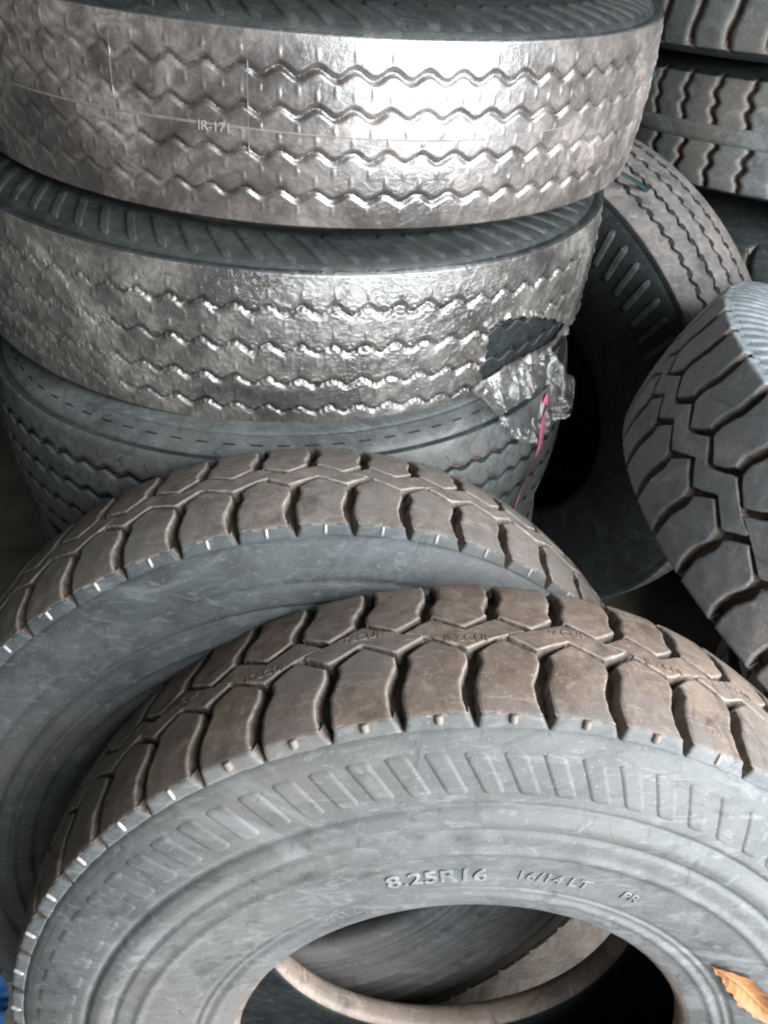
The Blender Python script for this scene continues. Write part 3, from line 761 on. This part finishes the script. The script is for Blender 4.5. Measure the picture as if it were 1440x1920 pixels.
for k, z in enumerate((-.63, -.83, -1.03, -1.225)):
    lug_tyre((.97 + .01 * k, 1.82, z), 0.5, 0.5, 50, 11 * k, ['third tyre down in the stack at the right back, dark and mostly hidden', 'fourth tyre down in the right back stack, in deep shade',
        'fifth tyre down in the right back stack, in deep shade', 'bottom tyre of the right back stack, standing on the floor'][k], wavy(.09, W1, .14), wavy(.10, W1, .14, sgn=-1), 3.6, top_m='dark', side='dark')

# ================================================================= small things
def to_world(e, p): return e.matrix_world @ Vector(p)
def ribbon(name, pts, widths, normal_from, mat, label, cat, seg=60, fold=0.2):
    """thin strip through pts with a slight gutter; thickness 0.3 mm"""
    P = np.array([list(p) for p in pts]); t = np.linspace(0, len(P) - 1, seg)
    Q = np.stack([np.interp(t, np.arange(len(P)), P[:, k]) for k in range(3)], -1)
    for _ in range(6): Q[1:-1] = (Q[:-2] + Q[1:-1] * 2 + Q[2:]) / 4
    w = np.interp(t, np.arange(len(P)), widths); Vv = []
    cen = np.array(normal_from)
    for k in range(seg):
        d = Q[min(k + 1, seg - 1)] - Q[max(k - 1, 0)]; d /= np.linalg.norm(d); o = Q[k] - cen; o[2] = 0; o /= np.linalg.norm(o)
        tw = 0.5 * math.sin(k * .21); sd = np.cross(d, o); sd /= np.linalg.norm(sd); sd = sd * math.cos(tw) + o * math.sin(tw)
        for s_, h_ in ((-1, 0), (-.4, -fold), (.4, -fold), (1, 0)): Vv.append(Q[k] + sd * s_ * w[k] / 2 + o * (h_ * w[k]))
        for s_, h_ in ((1, .0004), (-1, .0004)): Vv.append(Q[k] + sd * s_ * w[k] / 2 + o * h_)
    o_ = obj(name, mesh_from(name, np.array(Vv), grid_faces(seg, 6, False, True), [mat]))
    o_['label'] = label; o_['category'] = cat
    return o_
bpy.context.view_layer.update()
def cyl_pt(e, th, z, R): return to_world(e, (R * math.cos(rad(th)), R * math.sin(rad(th)), z))
pk = [cyl_pt(low, t, z, R) for t, z, R in ((-45.2, .150, .478), (-42.3, .136, .470), (-40.0, .096, .458), (-37.4, .046, .452), (-37.6, .030, .450), (-37.9, .006, .446), (-39.1, -.034, .441), (-39.8, -.055, .440), (-40.0, -.075, .440))]
ribbon('plastic_ribbon', pk, [.014, .016, .0085, .006, .005, .003, .002, .0016, .0012], list(to_world(low, (0, 0, 0))), M['pink'],
    'thin pink plastic ribbon hanging from the torn film flap', 'ribbon')
tk = [to_world(top, p) for p in ((.462 * math.cos(rad(t)), .462 * math.sin(rad(t)), z) for t, z in ((-20, .03), (-14, .01), (-8, -.02)))]
def strap(pts, w, label, mat, name='plastic_strap'):
    return ribbon(name, pts, w, list(to_world(top, (0, 0, 0))), mat, label, 'strap', 30, .05)
strap([(0.3551, 1.2234, 1.0707), (0.3623, 1.2339, 1.0805), (0.3753, 1.2534, 1.0914)], [.004, .013, .008], 'bright teal strap end poking out at the right edge of the top wrapped tyre', M['teal'])
strap([(0.3554, 1.2584, 0.9562), (0.3878, 1.2862, 0.9361), (0.4243, 1.3106, 0.9106), (0.4537, 1.3252, 0.884)], [.006, .012, .009, .002], 'dark teal strap lying between the wrapped stack and the back right stack', M['teal_d'])
# orange leaf on the front tyre's sidewall
def leaf():
    n_, m_ = 90, 25; S = np.linspace(0, 1, n_); T = np.linspace(-1, 1, m_); SS, TT = np.meshgrid(S, T, indexing='ij')
    p0 = np.array([.258 * math.cos(rad(-143.5)), .258 * math.sin(rad(-143.5))]); p1 = np.array([.292 * math.cos(rad(-166)), .292 * math.sin(rad(-166))])
    d = p1 - p0; L = np.linalg.norm(d); d = d / L; q = np.array([-d[1], d[0]])
    half = 0.0125 * np.sin(PI * np.clip(SS, 0.015, .98) ** 0.85) ** 0.8 * (1 + .10 * np.sin(SS * 31) + .07 * np.sin(SS * 67 + 2)); x = SS * L
    bend = 0.005 * np.sin(SS * PI) + .0015 * np.sin(SS * 9)
    X = p0[0] + d[0] * x + q[0] * (TT * half + bend); Y = p0[1] + d[1] * x + q[1] * (TT * half + bend)
    r = np.hypot(X, Y); Zz = sidewall_z(SF, r) + 0.003 + 0.0045 * np.abs(TT) ** 1.6 * (0.2 + SS) + 0.004 * SS ** 2 + .0009 * np.exp(-(TT / .1) ** 2) + .00022 * np.sin(SS * 60 - np.abs(TT) * 9) + .0012 * np.sin(SS * 9 + TT * 2)
    V1 = np.stack([X, Y, Zz], -1).reshape(-1, 3); V2 = V1.copy(); V2[:, 2] -= 0.0008
    V = np.concatenate([V1, V2]); W = np.array([list(to_world(front, v)) for v in V]); F = grid_faces(n_, m_); F = np.concatenate([F, F[:, ::-1] + n_ * m_])
    o = obj('dry_leaf', mesh_from('dry_leaf', W, F, [M['orange']])); o['label'] = 'orange dry leaf lying on the grey sidewall of the front tyre'; o['category'] = 'leaf'
leaf()

def sheet():
    n_ = 50; U_, W_ = np.meshgrid(np.linspace(-1, 1, n_), np.linspace(-1, 1, n_), indexing='ij')
    rr = 1 + .12 * np.sin(np.arctan2(W_, U_) * 5)
    X = -.69 + .13 * U_ * rr; Y = .37 + .14 * W_ * rr
    Z = .012 + .012 * (1 - 2 * np.abs(vnoise(U_ * 3 + 20, W_ * 3 + 20, 512, 61))) + .006 * (1 - 2 * np.abs(vnoise(U_ * 8 + 20, W_ * 8 + 20, 512, 62))) + .008
    V1 = np.stack([X, Y, Z], -1).reshape(-1, 3); V2 = V1 - [0, 0, .001]
    F = grid_faces(n_, n_)
    o = obj('plastic_sheet', mesh_from('plastic_sheet', np.concatenate([V1, V2]), np.concatenate([F, F[:, ::-1] + n_ * n_]), [M['blue']]))
    o['label'] = 'crumpled blue plastic sheet on the floor at the bottom left corner'; o['category'] = 'plastic sheet'
sheet()
